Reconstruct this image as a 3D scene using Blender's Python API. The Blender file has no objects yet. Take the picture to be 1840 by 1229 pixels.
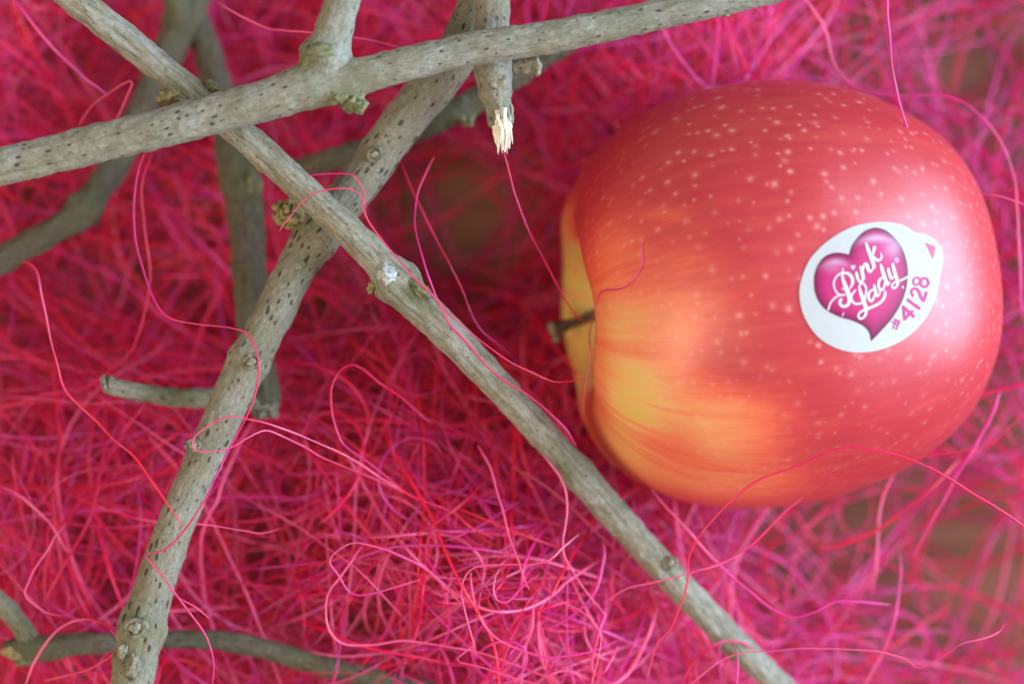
import bpy, bmesh, math, random
import numpy as np
from mathutils import Vector, Matrix
from mathutils.bvhtree import BVHTree
from mathutils.geometry import delaunay_2d_cdt

scene = bpy.context.scene
rng = np.random.default_rng(11)
random.seed(5)

# ------------------------------------------------------------------ camera
ZF = 0.067            # height of the plane in focus
DIST = 0.45           # lens to that plane
SC = 0.000095         # metres per photo pixel on that plane
ZC = ZF + DIST
cam_d = bpy.data.cameras.new('camera')
cam = bpy.data.objects.new('camera', cam_d)
scene.collection.objects.link(cam)
cam.location = (0, 0, ZC)
cam_d.sensor_width = 36.0
cam_d.lens = 36.0 * DIST / (1840 * SC)
cam_d.clip_start = 0.01
cam_d.clip_end = 20
cam_d.dof.use_dof = True
cam_d.dof.focus_distance = DIST
cam_d.dof.aperture_fstop = cam_d.lens / 16.5
scene.camera = cam

# ------------------------------------------------------------------ light
world = bpy.data.worlds.new('World'); scene.world = world; world.use_nodes = True
bg = world.node_tree.nodes['Background']
bg.inputs['Color'].default_value = (1.0, 0.955, 0.93, 1)
bg.inputs['Strength'].default_value = 0.40

def area(name, loc, target, sx, sy, power, col):
    d = bpy.data.lights.new(name, 'AREA'); d.shape = 'RECTANGLE'
    d.size = sx; d.size_y = sy; d.energy = power; d.color = col
    o = bpy.data.objects.new(name, d); scene.collection.objects.link(o)
    o.location = loc
    o.rotation_euler = (Vector(target) - Vector(loc)).to_track_quat('-Z', 'Y').to_euler()
    return o
area('window_light', (1.20, 0.16, 0.46), (0.02, 0, 0.04), 1.4, 1.0, 58, (0.58, 0.77, 1.0))
area('room_light', (-0.75, -0.45, 1.0), (0, 0, 0.04), 0.8, 0.8, 12, (1.0, 0.80, 0.52))

scene.view_settings.view_transform = 'Standard'
scene.view_settings.look = 'None'
scene.view_settings.gamma = 1.0
scene.view_settings.exposure = 0.13
scene.cycles.use_denoising = True
scene.cycles.max_bounces = 10
scene.cycles.diffuse_bounces = 6
scene.cycles.glossy_bounces = 3
scene.cycles.transmission_bounces = 4
scene.cycles.sample_clamp_indirect = 6

# ------------------------------------------------------------------ helpers
def P(px, py, z):
    """photo pixel at height z (metres) -> world point"""
    k = SC * (ZC - z) / DIST
    return np.array([(px - 920.0) * k, (614.5 - py) * k, z])

def toPx(p):
    k = SC * (ZC - p[..., 2]) / DIST
    return p[..., 0] / k + 920.0, 614.5 - p[..., 1] / k

def hsh(i, j, k, seed):
    h = (i * 374761393 + j * 668265263 + k * 2147483647 + seed * 1274126177) & 0xFFFFFFFF
    h = ((h ^ (h >> 13)) * 1274126177) & 0xFFFFFFFF
    return ((h ^ (h >> 16)) & 0xFFFF) / 65535.0

def vnoise(x, y, z, seed=0):
    x, y, z = np.broadcast_arrays(np.asarray(x, float), np.asarray(y, float), np.asarray(z, float))
    i, j, k = np.floor(x).astype(np.int64), np.floor(y).astype(np.int64), np.floor(z).astype(np.int64)
    fx, fy, fz = x - i, y - j, z - k
    fx, fy, fz = [f * f * (3 - 2 * f) for f in (fx, fy, fz)]
    r = 0
    for a in (0, 1):
        for b in (0, 1):
            for c in (0, 1):
                w = (fx if a else 1 - fx) * (fy if b else 1 - fy) * (fz if c else 1 - fz)
                r = r + w * hsh(i + a, j + b, k + c, seed)
    return r * 2 - 1

def fbm(x, y, z, seed=0, o=3):
    r, a, f = 0, 1.0, 1.0
    for q in range(o):
        r = r + a * vnoise(x * f, y * f, z * f, seed + q * 17); a *= .5; f *= 2.03
    return r

def catmull(pts, step):
    """resample a control polygon (n x d) as a Catmull-Rom curve, about `step` apart in its first three columns"""
    p = np.asarray(pts, float)
    p = np.vstack([2 * p[0] - p[1], p, 2 * p[-1] - p[-2]])
    out = []
    for i in range(1, len(p) - 2):
        t = np.linspace(0, 1, 24, endpoint=False)[:, None]
        a, b, c, d = p[i - 1], p[i], p[i + 1], p[i + 2]
        out.append(.5 * (2 * b + (c - a) * t + (2 * a - 5 * b + 4 * c - d) * t ** 2 + (3 * b - a - 3 * c + d) * t ** 3))
    out = np.vstack(out + [p[-2][None]])
    s = np.concatenate([[0], np.cumsum(np.linalg.norm(np.diff(out[:, :3], axis=0), axis=1))])
    n = max(3, int(s[-1] / step) + 1)
    q = np.linspace(0, s[-1], n)
    return np.stack([np.interp(q, s, out[:, k]) for k in range(out.shape[1])], 1), q

def mesh_np(name, V, F, smooth=True):
    """mesh from numpy quads or triangles (F: m x k)"""
    me = bpy.data.meshes.new(name)
    V = np.ascontiguousarray(V, np.float32); F = np.ascontiguousarray(F, np.int32)
    m, k = F.shape
    me.vertices.add(len(V)); me.vertices.foreach_set('co', V.ravel())
    me.loops.add(m * k); me.loops.foreach_set('vertex_index', F.ravel())
    me.polygons.add(m); me.polygons.foreach_set('loop_start', np.arange(0, m * k, k, dtype=np.int32))
    me.update(calc_edges=True)
    me.polygons.foreach_set('use_smooth', np.full(m, smooth, bool))
    return me

def obj(name, me, mat, parent=None):
    o = bpy.data.objects.new(name, me)
    scene.collection.objects.link(o)
    if mat is not None: me.materials.append(mat)
    if parent is not None: o.parent = parent
    return o

def attr(me, name, vals):
    a = me.attributes.new(name, 'FLOAT', 'POINT'); a.data.foreach_set('value', np.ascontiguousarray(vals, np.float32))

def attr_vec(me, name, vals):
    a = me.attributes.new(name, 'FLOAT_VECTOR', 'POINT'); a.data.foreach_set('vector', np.ascontiguousarray(vals, np.float32).ravel())

def attr_col(me, name, vals):
    a = me.attributes.new(name, 'FLOAT_COLOR', 'POINT'); a.data.foreach_set('color', np.ascontiguousarray(vals, np.float32).ravel())

def tag(o, label, cat, group=None, kind=None):
    o['label'] = label
    if cat: o['category'] = cat
    if group: o['group'] = group
    if kind: o['kind'] = kind
    return o

# ------------------------------------------------------------------ material helper
class NT:
    def __init__(self, name):
        self.m = bpy.data.materials.new(name); self.m.use_nodes = True
        self.t = self.m.node_tree; self.b = self.t.nodes['Principled BSDF']; self.out = self.t.nodes['Material Output']
    def n(self, typ, **kw):
        nd = self.t.nodes.new(typ)
        ins = kw.pop('ins', {})
        for k, v in kw.items(): setattr(nd, k, v)
        for k, v in ins.items(): self.set(nd.inputs[k], v)
        return nd
    def set(self, sock, v):
        if hasattr(v, 'is_output') or isinstance(v, bpy.types.NodeSocket): self.t.links.new(v, sock)
        else: sock.default_value = v
    def attr(self, name): return self.n('ShaderNodeAttribute', attribute_name=name)
    def math(self, op, a, b=0.0, clamp=False):
        nd = self.n('ShaderNodeMath', operation=op, use_clamp=clamp); self.set(nd.inputs[0], a); self.set(nd.inputs[1], b); return nd.outputs[0]
    def ramp(self, f, stops):
        nd = self.n('ShaderNodeValToRGB'); self.set(nd.inputs[0], f)
        e = nd.color_ramp.elements
        while len(e) < len(stops): e.new(0.5)
        for el, (p, c) in zip(e, stops):
            el.position = p; el.color = (c, c, c, 1) if isinstance(c, (int, float)) else (*c, 1)
        return nd.outputs[0]
    def mix(self, f, a, b, blend='MIX'):
        nd = self.n('ShaderNodeMix', data_type='RGBA', blend_type=blend)
        self.set(nd.inputs[0], f)
        for s, v in ((nd.inputs[6], a), (nd.inputs[7], b)):
            self.set(s, v if isinstance(v, bpy.types.NodeSocket) else (*v, 1))
        return nd.outputs[2]
    def noise(self, vec, scale, detail=4, rough=.55, dim='3D'):
        nd = self.n('ShaderNodeTexNoise', noise_dimensions=dim, ins={'Scale': scale, 'Detail': detail, 'Roughness': rough})
        if vec is not None: self.set(nd.inputs['Vector'], vec)
        return nd.outputs[0]
    def mapping(self, vec, scale, loc=(0, 0, 0)):
        nd = self.n('ShaderNodeMapping'); self.set(nd.inputs['Vector'], vec)
        nd.inputs['Scale'].default_value = scale; nd.inputs['Location'].default_value = loc
        return nd.outputs[0]
    def bump(self, h, strength, dist):
        nd = self.n('ShaderNodeBump', ins={'Strength': strength, 'Distance': dist}); self.set(nd.inputs['Height'], h); return nd.outputs[0]

# --- fibre
f = NT('dyed_sisal')
col = f.attr('tint').outputs['Color']
vari = f.noise(f.n('ShaderNodeTexCoord').outputs['Object'], 260, 2)
c2 = f.mix(f.ramp(vari, [(.3, 0.0), (.75, .35)]), col, (0.92, 0.06, 0.20))
f.set(f.b.inputs['Base Color'], c2)
f.b.inputs['Roughness'].default_value = .26
f.b.inputs['Specular IOR Level'].default_value = 1.0
f.b.inputs['Specular Tint'].default_value = (1.0, 0.80, 1.0, 1)
tr = f.n('ShaderNodeBsdfTranslucent'); f.set(tr.inputs['Color'], c2)
mx = f.n('ShaderNodeMixShader'); mx.inputs[0].default_value = .42
f.t.links.new(f.b.outputs[0], mx.inputs[1]); f.t.links.new(tr.outputs[0], mx.inputs[2]); f.t.links.new(mx.outputs[0], f.out.inputs[0])
M_FIB = f.m

# --- bark
def bark(name, warm=0.0, dots=1.0, silver=0.0, grain=.4, dim=1.0):
    f = NT(name)
    uv = f.attr('bark').outputs['Vector']          # x: round the twig, y: along it (millimetres), z: seed
    moss = f.attr('moss').outputs['Fac']
    st = f.noise(f.mapping(uv, (1.9, .16, 1)), 1.0, 5, .62)         # lengthwise fibre
    st2 = f.noise(f.mapping(uv, (4.5, .5, 1)), 1.0, 3, .6)
    pa = f.noise(f.mapping(uv, (.22, .10, 1)), 1.0, 4, .6)          # broad patches
    pb = f.noise(f.mapping(uv, (.5, .3, 1), (7, 3, 2)), 1.0, 5, .65)
    base = f.mix(f.ramp(pa, [(.34, 0.0), (.66, 1.0)]), (dim * (.315 + .06 * warm), dim * (.265 - .01 * warm), dim * (.165 - .03 * warm)), (dim * (.40 + .1 * silver), dim * (.385 + .12 * silver - .05 * warm), dim * (.31 + .15 * silver - .08 * warm)))
    mo = f.noise(f.mapping(uv, (1.4, 1.0, 1), (3, 5, 8)), 1.0, 5, .7)
    base = f.mix(f.ramp(mo, [(.32, .75), (.50, 0.0)]), base, (dim * .20, dim * .175, dim * .115))
    base = f.mix(f.ramp(mo, [(.54, 0.0), (.68, .75)]), base, (dim * .50, dim * .48, dim * .40))
    sp = f.noise(f.mapping(uv, (4.2, 2.6, 1), (6, 2, 1)), 1.0, 4, .7)
    base = f.mix(f.ramp(sp, [(.28, .8), (.42, 0.0)]), base, (dim * .13, dim * .11, dim * .07))
    base = f.mix(f.ramp(sp, [(.60, 0.0), (.76, .5)]), base, (dim * .60, dim * .59, dim * .52))
    base = f.mix(f.ramp(st, [(.30, grain), (.54, 0.0)]), base, (.17, .145, .095))
    base = f.mix(f.ramp(st2, [(.55, 0.0), (.8, grain * .7)]), base, (dim * .54, dim * .53, dim * .45))
    base = f.mix(f.ramp(pb, [(.60, 0.0), (.78, .55)]), base, (.40, .27, .12))
    algae = f.math('ADD', f.math('MULTIPLY', moss, 1.0), f.ramp(f.noise(f.mapping(uv, (.35, .22, 1), (1, 9, 4)), 1.0, 5, .7), [(.47, 0.0), (.78, .8)]), clamp=True)
    algae = f.math('MULTIPLY', algae, f.ramp(st2, [(.25, .35), (.65, 1.0)]))
    base = f.mix(f.math('MULTIPLY', algae, .85), base, (.12, .135, .055))
    # lenticels: small dark pores drawn out along the twig
    wob = f.n('ShaderNodeVectorMath', operation='ADD')
    f.set(wob.inputs[0], f.mapping(uv, (.92, .40, 1)))
    nv = f.n('ShaderNodeTexNoise', ins={'Scale': 1.7, 'Detail': 4, 'Roughness': .65}); f.set(nv.inputs['Vector'], uv)
    sc = f.n('ShaderNodeVectorMath', operation='SCALE'); f.set(sc.inputs[0], nv.outputs['Color']); sc.inputs['Scale'].default_value = .36
    f.set(wob.inputs[1], sc.outputs[0])
    vo = f.n('ShaderNodeTexVoronoi', voronoi_dimensions='2D', ins={'Scale': 1.0, 'Randomness': 1.0}); f.set(vo.inputs['Vector'], wob.outputs[0])
    sx = f.n('ShaderNodeSeparateColor'); f.set(sx.inputs[0], vo.outputs['Color'])
    size = f.math('MULTIPLY', f.ramp(sx.outputs[0], [(.38, 0.0), (1.0, .23)]), f.math('MULTIPLY', f.ramp(f.noise(f.mapping(uv, (.16, .07, 1), (2, 2, 5)), 1.0, 3, .6), [(.36, .5), (.55, 1.15)]), dots))
    dot = f.n('ShaderNodeMapRange', ins={'From Max': 0.0}); f.set(dot.inputs['Value'], vo.outputs['Distance']); f.set(dot.inputs['From Min'], size)
    f.set(dot.inputs['From Max'], f.math('MULTIPLY', size, .72)); dot.inputs['To Min'].default_value = 0; dot.inputs['To Max'].default_value = 1
    d = f.math('MULTIPLY', dot.outputs[0], f.math('GREATER_THAN', size, .02))
    base = f.mix(f.math('MULTIPLY', d, .94), base, (.045, .04, .03))
    f.set(f.b.inputs['Base Color'], base)
    f.b.inputs['Roughness'].default_value = .62
    f.b.inputs['Specular IOR Level'].default_value = .35
    h = f.math('ADD', f.math('MULTIPLY', st, 2.0 * grain), f.math('MULTIPLY', st2, grain))
    h = f.math('SUBTRACT', f.math('ADD', h, f.math('MULTIPLY', pb, .6)), f.math('MULTIPLY', d, .7))
    f.set(f.b.inputs['Normal'], f.bump(f.math('ADD', h, f.math('ADD', f.math('MULTIPLY', mo, .9), f.math('MULTIPLY', sp, .5))), .9, .00060))
    return f.m
M_BARK = bark('grey_bark', -.1, .9, .1, .5, .84)
M_BARK_DOT = bark('pored_bark', .3, 1.35, .1, .45, .78)
M_BARK_SILVER = bark('silver_bark', .1, .5, .7, .95, 1.0)
M_BARK_BROWN_SHADED = bark('shaded_brown_bark', 1.0, .9, 0, .4, .29)  # brown bark, its colour also darkened for the shade on the deep twigs

def plain(name, col, col2, scale, rough=.7, bumpd=.0002):
    f = NT(name)
    co = f.n('ShaderNodeTexCoord').outputs['Object']
    n = f.noise(co, scale, 5, .65)
    f.set(f.b.inputs['Base Color'], f.mix(f.ramp(n, [(.35, 0.0), (.65, 1.0)]), col, col2))
    f.b.inputs['Roughness'].default_value = rough
    f.set(f.b.inputs['Normal'], f.bump(n, .8, bumpd))
    return f.m
M_KNOT = plain('knot_wood', (.055, .048, .028), (.26, .23, .15), 900)
M_MOSS = plain('mossy_bud', (.06, .075, .022), (.22, .21, .11), 1100, .8)
M_LICHEN = plain('lichen_bud', (.12, .10, .03), (.36, .29, .13), 1300, .85)
M_CUT = plain('cut_wood', (.10, .085, .05), (.36, .32, .23), 1400)
M_SPLINT = plain('fresh_splintered_wood', (.62, .52, .36), (.86, .80, .66), 700, .6)
M_SCAR = plain('pale_scar', (.18, .175, .16), (.56, .56, .54), 1500, .6)
M_STEM = plain('apple_stem', (.035, .018, .010), (.12, .075, .045), 500, .6)

# --- table
f = NT('dark_wood')
co = f.n('ShaderNodeTexCoord').outputs['Object']
g = f.noise(f.mapping(co, (9, 160, 9)), 1.0, 6, .62)
g2 = f.noise(f.mapping(co, (6, 30, 6)), 1.0, 3, .5)
cb = f.mix(f.ramp(g, [(.3, 0.0), (.7, 1.0)]), (.15, .056, .034), (.25, .100, .060))
cb = f.mix(f.ramp(g2, [(.4, 0.0), (.7, .5)]), cb, (.19, .085, .055))
f.set(f.b.inputs['Base Color'], cb); f.b.inputs['Roughness'].default_value = .62; f.b.inputs['Specular IOR Level'].default_value = .3
f.set(f.b.inputs['Normal'], f.bump(g, .3, .0004))
M_TABLE = f.m

# ------------------------------------------------------------------ table top
bm = bmesh.new(); bmesh.ops.create_cube(bm, size=1.0)
for v in bm.verts: v.co = Vector((v.co.x * .62, v.co.y * .5, v.co.z * .03 - .015))
bmesh.ops.bevel(bm, geom=list(bm.edges), offset=.003, segments=2, affect='EDGES')
me = bpy.data.meshes.new('table_top'); bm.to_mesh(me); bm.free()
t = obj('table_top', me, M_TABLE); tag(t, 'dark reddish brown wooden table top showing between the pink fibres', None, kind='structure')

# ------------------------------------------------------------------ apple
AC = P(1402, 527, .0405)
ea = np.array([-math.cos(math.radians(6.5)), -math.sin(math.radians(6.5)), math.tan(math.radians(6))]); ea /= np.linalg.norm(ea)
eb = np.cross([0, 0, 1.0], ea); eb /= np.linalg.norm(eb)      # sideways
ec = np.cross(ea, eb)                                          # up
prof = [(-31.5, 0), (-32.5, 3), (-35, 6), (-38, 8.5), (-40.2, 12), (-39.4, 16.5), (-36.8, 21.6), (-32.6, 26.6), (-26.2, 31.2), (-17, 35.3), (-5, 38.0), (7, 38.4),
        (17, 37.2), (26, 34.0), (33, 29.4), (37.6, 24.4), (39.6, 20), (40.0, 17), (38.6, 13), (35, 8.8), (30, 5.0), (26.5, 2.6), (25.5, 0)]
prof3 = np.array([(a * .925, r, 0.0) for a, r in prof]) * .001
cur, arc = catmull(prof3, .00075)
NS = 260
phi = np.linspace(0, 2 * math.pi, NS, endpoint=False)          # phi = 0 at the underside
A = cur[:, 0][:, None] * np.ones(NS); R = np.maximum(cur[:, 1], 0)[:, None] * np.ones(NS)
lob = 1 + .012 * np.cos(5 * phi + .6) * np.clip((np.abs(A) - .012) / .028, 0, 1) + .010 * np.cos(2 * phi + 1.1) + .006 * np.cos(3 * phi)
A = A * (1 + .012 * np.cos(phi + .8)) + .0004 * np.cos(5 * phi + .2) * np.clip((A - .022) / .01, 0, 1)
R = R * lob
px_ = np.cos(phi + math.pi) * R; py_ = np.sin(phi + math.pi) * R
n3 = fbm(A * 60, px_ * 60, py_ * 60, 3, 2) * .00035
R2 = R + n3 * np.clip(R / .01, 0, 1)
V = AC + A[..., None] * ea + (np.cos(phi + math.pi) * R2)[..., None] * ec + (np.sin(phi + math.pi) * R2)[..., None] * eb
NR = len(cur)
idx = np.arange(NR * NS).reshape(NR, NS)
F = np.stack([idx[:-1, :], np.roll(idx[:-1, :], -1, 1), np.roll(idx[1:, :], -1, 1), idx[1:, :]], -1).reshape(-1, 4)
Vf = V.reshape(-1, 3)
zmin = Vf[:, 2].min(); 
apple_me = mesh_np('skin', Vf, F)
# skin colour, fixed to the skin: 0 red .. 1 yellow
gx, gy = toPx(Vf)
t_ = np.zeros(len(Vf))
for (x, y, sx, sy, a) in [(1265, 748, 135, 62, .46), (1130, 715, 62, 85, .50), (1095, 570, 70, 120, .36), (1335, 755, 95, 55, .30), (1170, 600, 140, 110, .34),
                          (1105, 430, 45, 60, .12), (1200, 385, 55, 14, .22), (1270, 850, 180, 45, .34), (1300, 805, 90, 30, .25), (1120, 800, 70, 70, .48), (1200, 560, 170, 150, .16), (1290, 880, 160, 40, .22),
                          (1330, 640, 60, 60, -.22), (1150, 250, 110, 70, -.22), (1560, 430, 200, 160, -.10), (1240, 470, 60, 30, .14)]:
    t_ += .86 * a * np.exp(-((gx - x) / sx) ** 2 - ((gy - y) / sy) ** 2)
Af, Rf = A.ravel(), R.ravel(); PH = np.tile(phi, NR)
cav = np.clip((Af - .0342) / .0022, 0, 1) * np.clip((.024 - Rf) / .005, 0, 1) * np.clip(.35 + .9 * np.cos(PH), 0, 1) + np.clip((.0145 - Rf) / .004, 0, 1) * (Af > 0)
low = np.clip((np.cos(PH) - .35) / .3, 0, 1) * np.clip((Af - .020) / .014, 0, 1)
t_ = np.maximum(t_, np.clip(cav, 0, 1) * .95); t_ = np.maximum(t_, low * .9)
sl = fbm(PH * 22, Af * 60, 0 * Af, 21, 3); sl2 = fbm(PH * 75, Af * 130, 0 * Af, 31, 3); bl = fbm(Af * 70, PH * 3, 0 * Af, 41, 3)
t_ = t_ + (.07 * sl + .09 * sl2 + .12 * bl) * (0.4 + t_ * 1.0)
attr(apple_me, 'ground', np.clip(t_, 0, 1))   # 0 red .. 1 yellow
attr(apple_me, 'pore', np.clip(1.15 - np.clip(gy - 560, 0, None) / 420, .3, 1) * np.clip((gx - 1000) / 260, .45, 1) * np.clip(.75 + .5 * bl, .4, 1.1))
attr(apple_me, 'streak', np.clip(.5 + .45 * sl + .35 * sl2, 0, 1))
vv = np.repeat(arc * 1000, NS); dens = vv + .5 * np.clip(45 - vv, 0, 45) ** 1.35 * -.25
attr_vec(apple_me, 'skin_uv', np.stack([PH * 38.0, dens, 0 * vv], 1))

f = NT('apple_skin')
gr = f.attr('ground').outputs['Fac']; stk = f.attr('streak').outputs['Fac']; suv = f.attr('skin_uv').outputs['Vector']
fine = f.noise(f.mapping(suv, (1.0, .30, 1)), 1.0, 5, .65)
hair = f.noise(f.mapping(suv, (2.6, .10, 1), (4, 1, 0)), 1.0, 4, .6)
gr2 = f.math('ADD', gr, f.math('ADD', f.math('MULTIPLY', f.math('SUBTRACT', fine, .5), .16), f.math('MULTIPLY', f.math('SUBTRACT', hair, .5), .22)))
base = f.ramp(gr2, [(.0, (.45, .018, .030)), (.14, (.56, .042, .036)), (.32, (.72, .115, .048)), (.55, (.75, .23, .085)), (.78, (.72, .39, .12)), (1.0, (.64, .44, .09))])
base = f.mix(f.math('MULTIPLY', f.ramp(stk, [(.5, 0.0), (1.0, .35)]), f.math('SUBTRACT', 1.0, gr, clamp=True)), base, (.40, .006, .016))
base = f.mix(f.ramp(stk, [(.05, .16), (.4, 0.0)]), base, (.66, .10, .05))
def pores(scale, off, thr, r):
    wn = f.n('ShaderNodeTexNoise', ins={'Scale': .6, 'Detail': 2}); f.set(wn.inputs['Vector'], suv)
    s_ = f.n('ShaderNodeVectorMath', operation='SCALE'); f.set(s_.inputs[0], wn.outputs['Color']); s_.inputs['Scale'].default_value = .10
    a_ = f.n('ShaderNodeVectorMath', operation='ADD'); f.set(a_.inputs[0], f.mapping(suv, (scale, scale, 1), off)); f.set(a_.inputs[1], s_.outputs[0])
    vo = f.n('ShaderNodeTexVoronoi', voronoi_dimensions='2D', ins={'Scale': 1.0, 'Randomness': .93}); f.set(vo.inputs['Vector'], a_.outputs[0])
    sx = f.n('ShaderNodeSeparateColor'); f.set(sx.inputs[0], vo.outputs['Color'])
    size = f.ramp(sx.outputs[0], [(thr, 0.0), (thr + .01, r * .62), (1.0, r)])
    q = f.math('DIVIDE', vo.outputs['Distance'], f.math('ADD', size, .001))
    core = f.ramp(q, [(.0, 1.0), (.55, 0.0)]); halo = f.ramp(q, [(.1, .8), (1.0, 0.0)])
    bright = f.ramp(sx.outputs[1], [(0, .35), (1, 1.0)])
    return f.math('MULTIPLY', core, bright), f.math('MULTIPLY', halo, bright)
c1, h1 = pores(.235, (0, 0, 0), .18, .34)
c3, h3 = pores(.33, (5.3, 2.7, 0), .62, .33)
halo = f.math('MAXIMUM', h1, h3); core = f.math('MAXIMUM', c1, c3)
base = f.mix(f.math('MULTIPLY', f.math('MULTIPLY', halo, .36), f.attr('pore').outputs['Fac']), base, (.80, .27, .22))
base = f.mix(f.math('MULTIPLY', f.math('MULTIPLY', core, .40), f.attr('pore').outputs['Fac']), base, (.90, .50, .43))
f.set(f.b.inputs['Base Color'], base)
f.b.inputs['Roughness'].default_value = .43
f.b.inputs['Specular IOR Level'].default_value = .8
f.b.inputs['Coat Weight'].default_value = .10
f.b.inputs['Coat Roughness'].default_value = .33
f.b.inputs['Subsurface Weight'].default_value = .12
f.b.inputs['Subsurface Radius'].default_value = (.004, .0012, .0006)
f.b.inputs['Subsurface Scale'].default_value = .5
f.set(f.b.inputs['Normal'], f.bump(f.noise(suv, 1.6, 4, .6), .10, .0003))
M_APPLE = f.m

apple = bpy.data.objects.new('apple', None); scene.collection.objects.link(apple)
apple.location = (AC[0], AC[1], zmin); apple.empty_display_size = .01
tag(apple, 'red and yellow apple lying on its side with a white oval fruit sticker', 'apple')
def child_at(o, root):
    o.parent = root; o.matrix_parent_inverse = Matrix.Translation(root.location).inverted()
    return o
skin = child_at(obj('skin', apple_me, M_APPLE), apple)
bvh = BVHTree.FromPolygons([Vector(v) for v in Vf], [tuple(q) for q in F.tolist()])
def apple_z(x, y):
    h = bvh.ray_cast(Vector((x, y, .3)), Vector((0, 0, -1)))
    return None if h[0] is None else h[0].z

# ------------------------------------------------------------------ generic twig tube
def tube(name, ctrl, mat, seed, sides=56, step=.0004, rough=.00016, grooves=(), bumps=(), moss=(), parent=None, taper_end=False, cut=True):
    """ctrl: (px, py, z mm, width px). bumps: (px, py, radius px, height px, angle or None)"""
    pts = []
    for (x, y, z, w) in ctrl:
        p = P(x, y, z * .001); pts.append((*p, w * .5 * SC * (ZC - z * .001) / DIST))
    c, s = catmull(pts, step)
    C, r = c[:, :3], c[:, 3]
    T = np.gradient(C, axis=0); T /= np.linalg.norm(T, axis=1)[:, None]
    S = np.cross(T, [0, 0, 1.0]); S /= np.maximum(np.linalg.norm(S, axis=1), 1e-6)[:, None]
    U = np.cross(S, T)
    th = math.pi + np.linspace(0, 2 * math.pi, sides, endpoint=False)      # the seam lies underneath
    sm = s[:, None] * 1000; rm = float(r.mean()) * 1000
    cx, cy = np.cos(th)[None] * rm, np.sin(th)[None] * rm
    d = rough * (fbm(sm * .10, cx * .35, cy * .35, seed, 2) * .6 + fbm(sm * .5, cx * .9, cy * .9, seed + 3, 4) * 1.25 + fbm(sm * .08, cx * 2.2, cy * 2.2, seed + 5, 2) * (.55 if mat is M_BARK_SILVER else .25))
    kk = SC * (ZC - C[:, 2]) / DIST
    qx, qy = toPx(C)
    for (bx, by, br, bh, ang) in bumps:
        g = np.exp(-((qx - bx) ** 2 + (qy - by) ** 2) / (br * br))
        m = np.ones_like(th) if ang is None else np.exp(-((np.angle(np.exp(1j * (th - ang)))) / .7) ** 2)
        d = d + (g * kk)[:, None] * bh * m[None]
    for (ang, wid, dep, s0, s1) in grooves:
        wob = ang + .10 * vnoise(s * 90, 0 * s, 0 * s, seed + 60) + .05 * vnoise(s * 400, 0 * s, 0 * s, seed + 61)
        da = np.angle(np.exp(1j * (th[None] - wob[:, None])))
        x, _ = toPx(C)
        on = np.clip((x - s0) / 20, 0, 1) * np.clip((s1 - x) / 20, 0, 1)
        d = d - dep * on[:, None] * np.exp(-(da / wid) ** 2) * (.7 + .5 * vnoise(s * 250, 0 * s, 0 * s, seed + 62))[:, None]
    Rr = r[:, None] + d
    V = C[:, None] + Rr[..., None] * (np.cos(th)[None, :, None] * U[:, None] + np.sin(th)[None, :, None] * S[:, None])
    n = len(C)
    ms = np.zeros((n, sides))
    wx, wy = toPx(V)
    for (bx, by, br, amt) in moss:
        ms = np.maximum(ms, amt * np.exp(-((wx - bx) ** 2 + (wy - by) ** 2) / (br * br)))
    uv = np.stack([np.broadcast_to(th[None] * rm, (n, sides)) , np.broadcast_to(sm, (n, sides)), np.full((n, sides), seed * 3.7)], -1)
    # close the ends
    V = np.concatenate([(C[0] - T[0] * r[0] * .1)[None, None].repeat(sides, 1), V, (C[-1] + T[-1] * r[-1] * .1)[None, None].repeat(sides, 1)])
    uv = np.concatenate([uv[:1], uv, uv[-1:]]); ms = np.concatenate([ms[:1], ms, ms[-1:]])
    n += 2
    ix = np.arange(n * sides).reshape(n, sides)
    F = np.stack([ix[:-1], ix[1:], np.roll(ix[1:], -1, 1), np.roll(ix[:-1], -1, 1)], -1).reshape(-1, 4)
    me = mesh_np(name, V.reshape(-1, 3), F)
    attr_vec(me, 'bark', uv.reshape(-1, 3)); attr(me, 'moss', ms.ravel())
    return obj(name, me, mat, parent)

def lump(name, px, py, z, sx, sy, sz, rot, mat, parent, seed, rough=.25, hollow=0.0, seg=28):
    """small irregular knob; sizes in photo pixels (diameter), optionally with a dished top"""
    k = SC * (ZC - z * .001) / DIST
    bm = bmesh.new(); bmesh.ops.create_uvsphere(bm, u_segments=seg, v_segments=seg // 2, radius=1)
    co = np.array([v.co for v in bm.verts])
    n = fbm(co[:, 0] * 1.7 + seed, co[:, 1] * 1.7, co[:, 2] * 1.7, seed, 3)
    co2 = co * (1 + rough * n)[:, None]
    if hollow:
        rr = np.hypot(co[:, 0], co[:, 1]); up = co[:, 2] > 0
        co2[:, 2] -= up * hollow * np.exp(-(rr / .5) ** 2)
    co2 = co2 * np.array([sx, sy, sz]) * .5 * k
    c, s = math.cos(rot), math.sin(rot)
    p = P(px, py, z * .001)
    for v, q in zip(bm.verts, co2):
        v.co = Vector((q[0] * c - q[1] * s + p[0], q[0] * s + q[1] * c + p[1], q[2] + p[2]))
    for fc in bm.faces: fc.smooth = True
    me = bpy.data.meshes.new(name); bm.to_mesh(me); bm.free()
    return obj(name, me, mat, parent)

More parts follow.
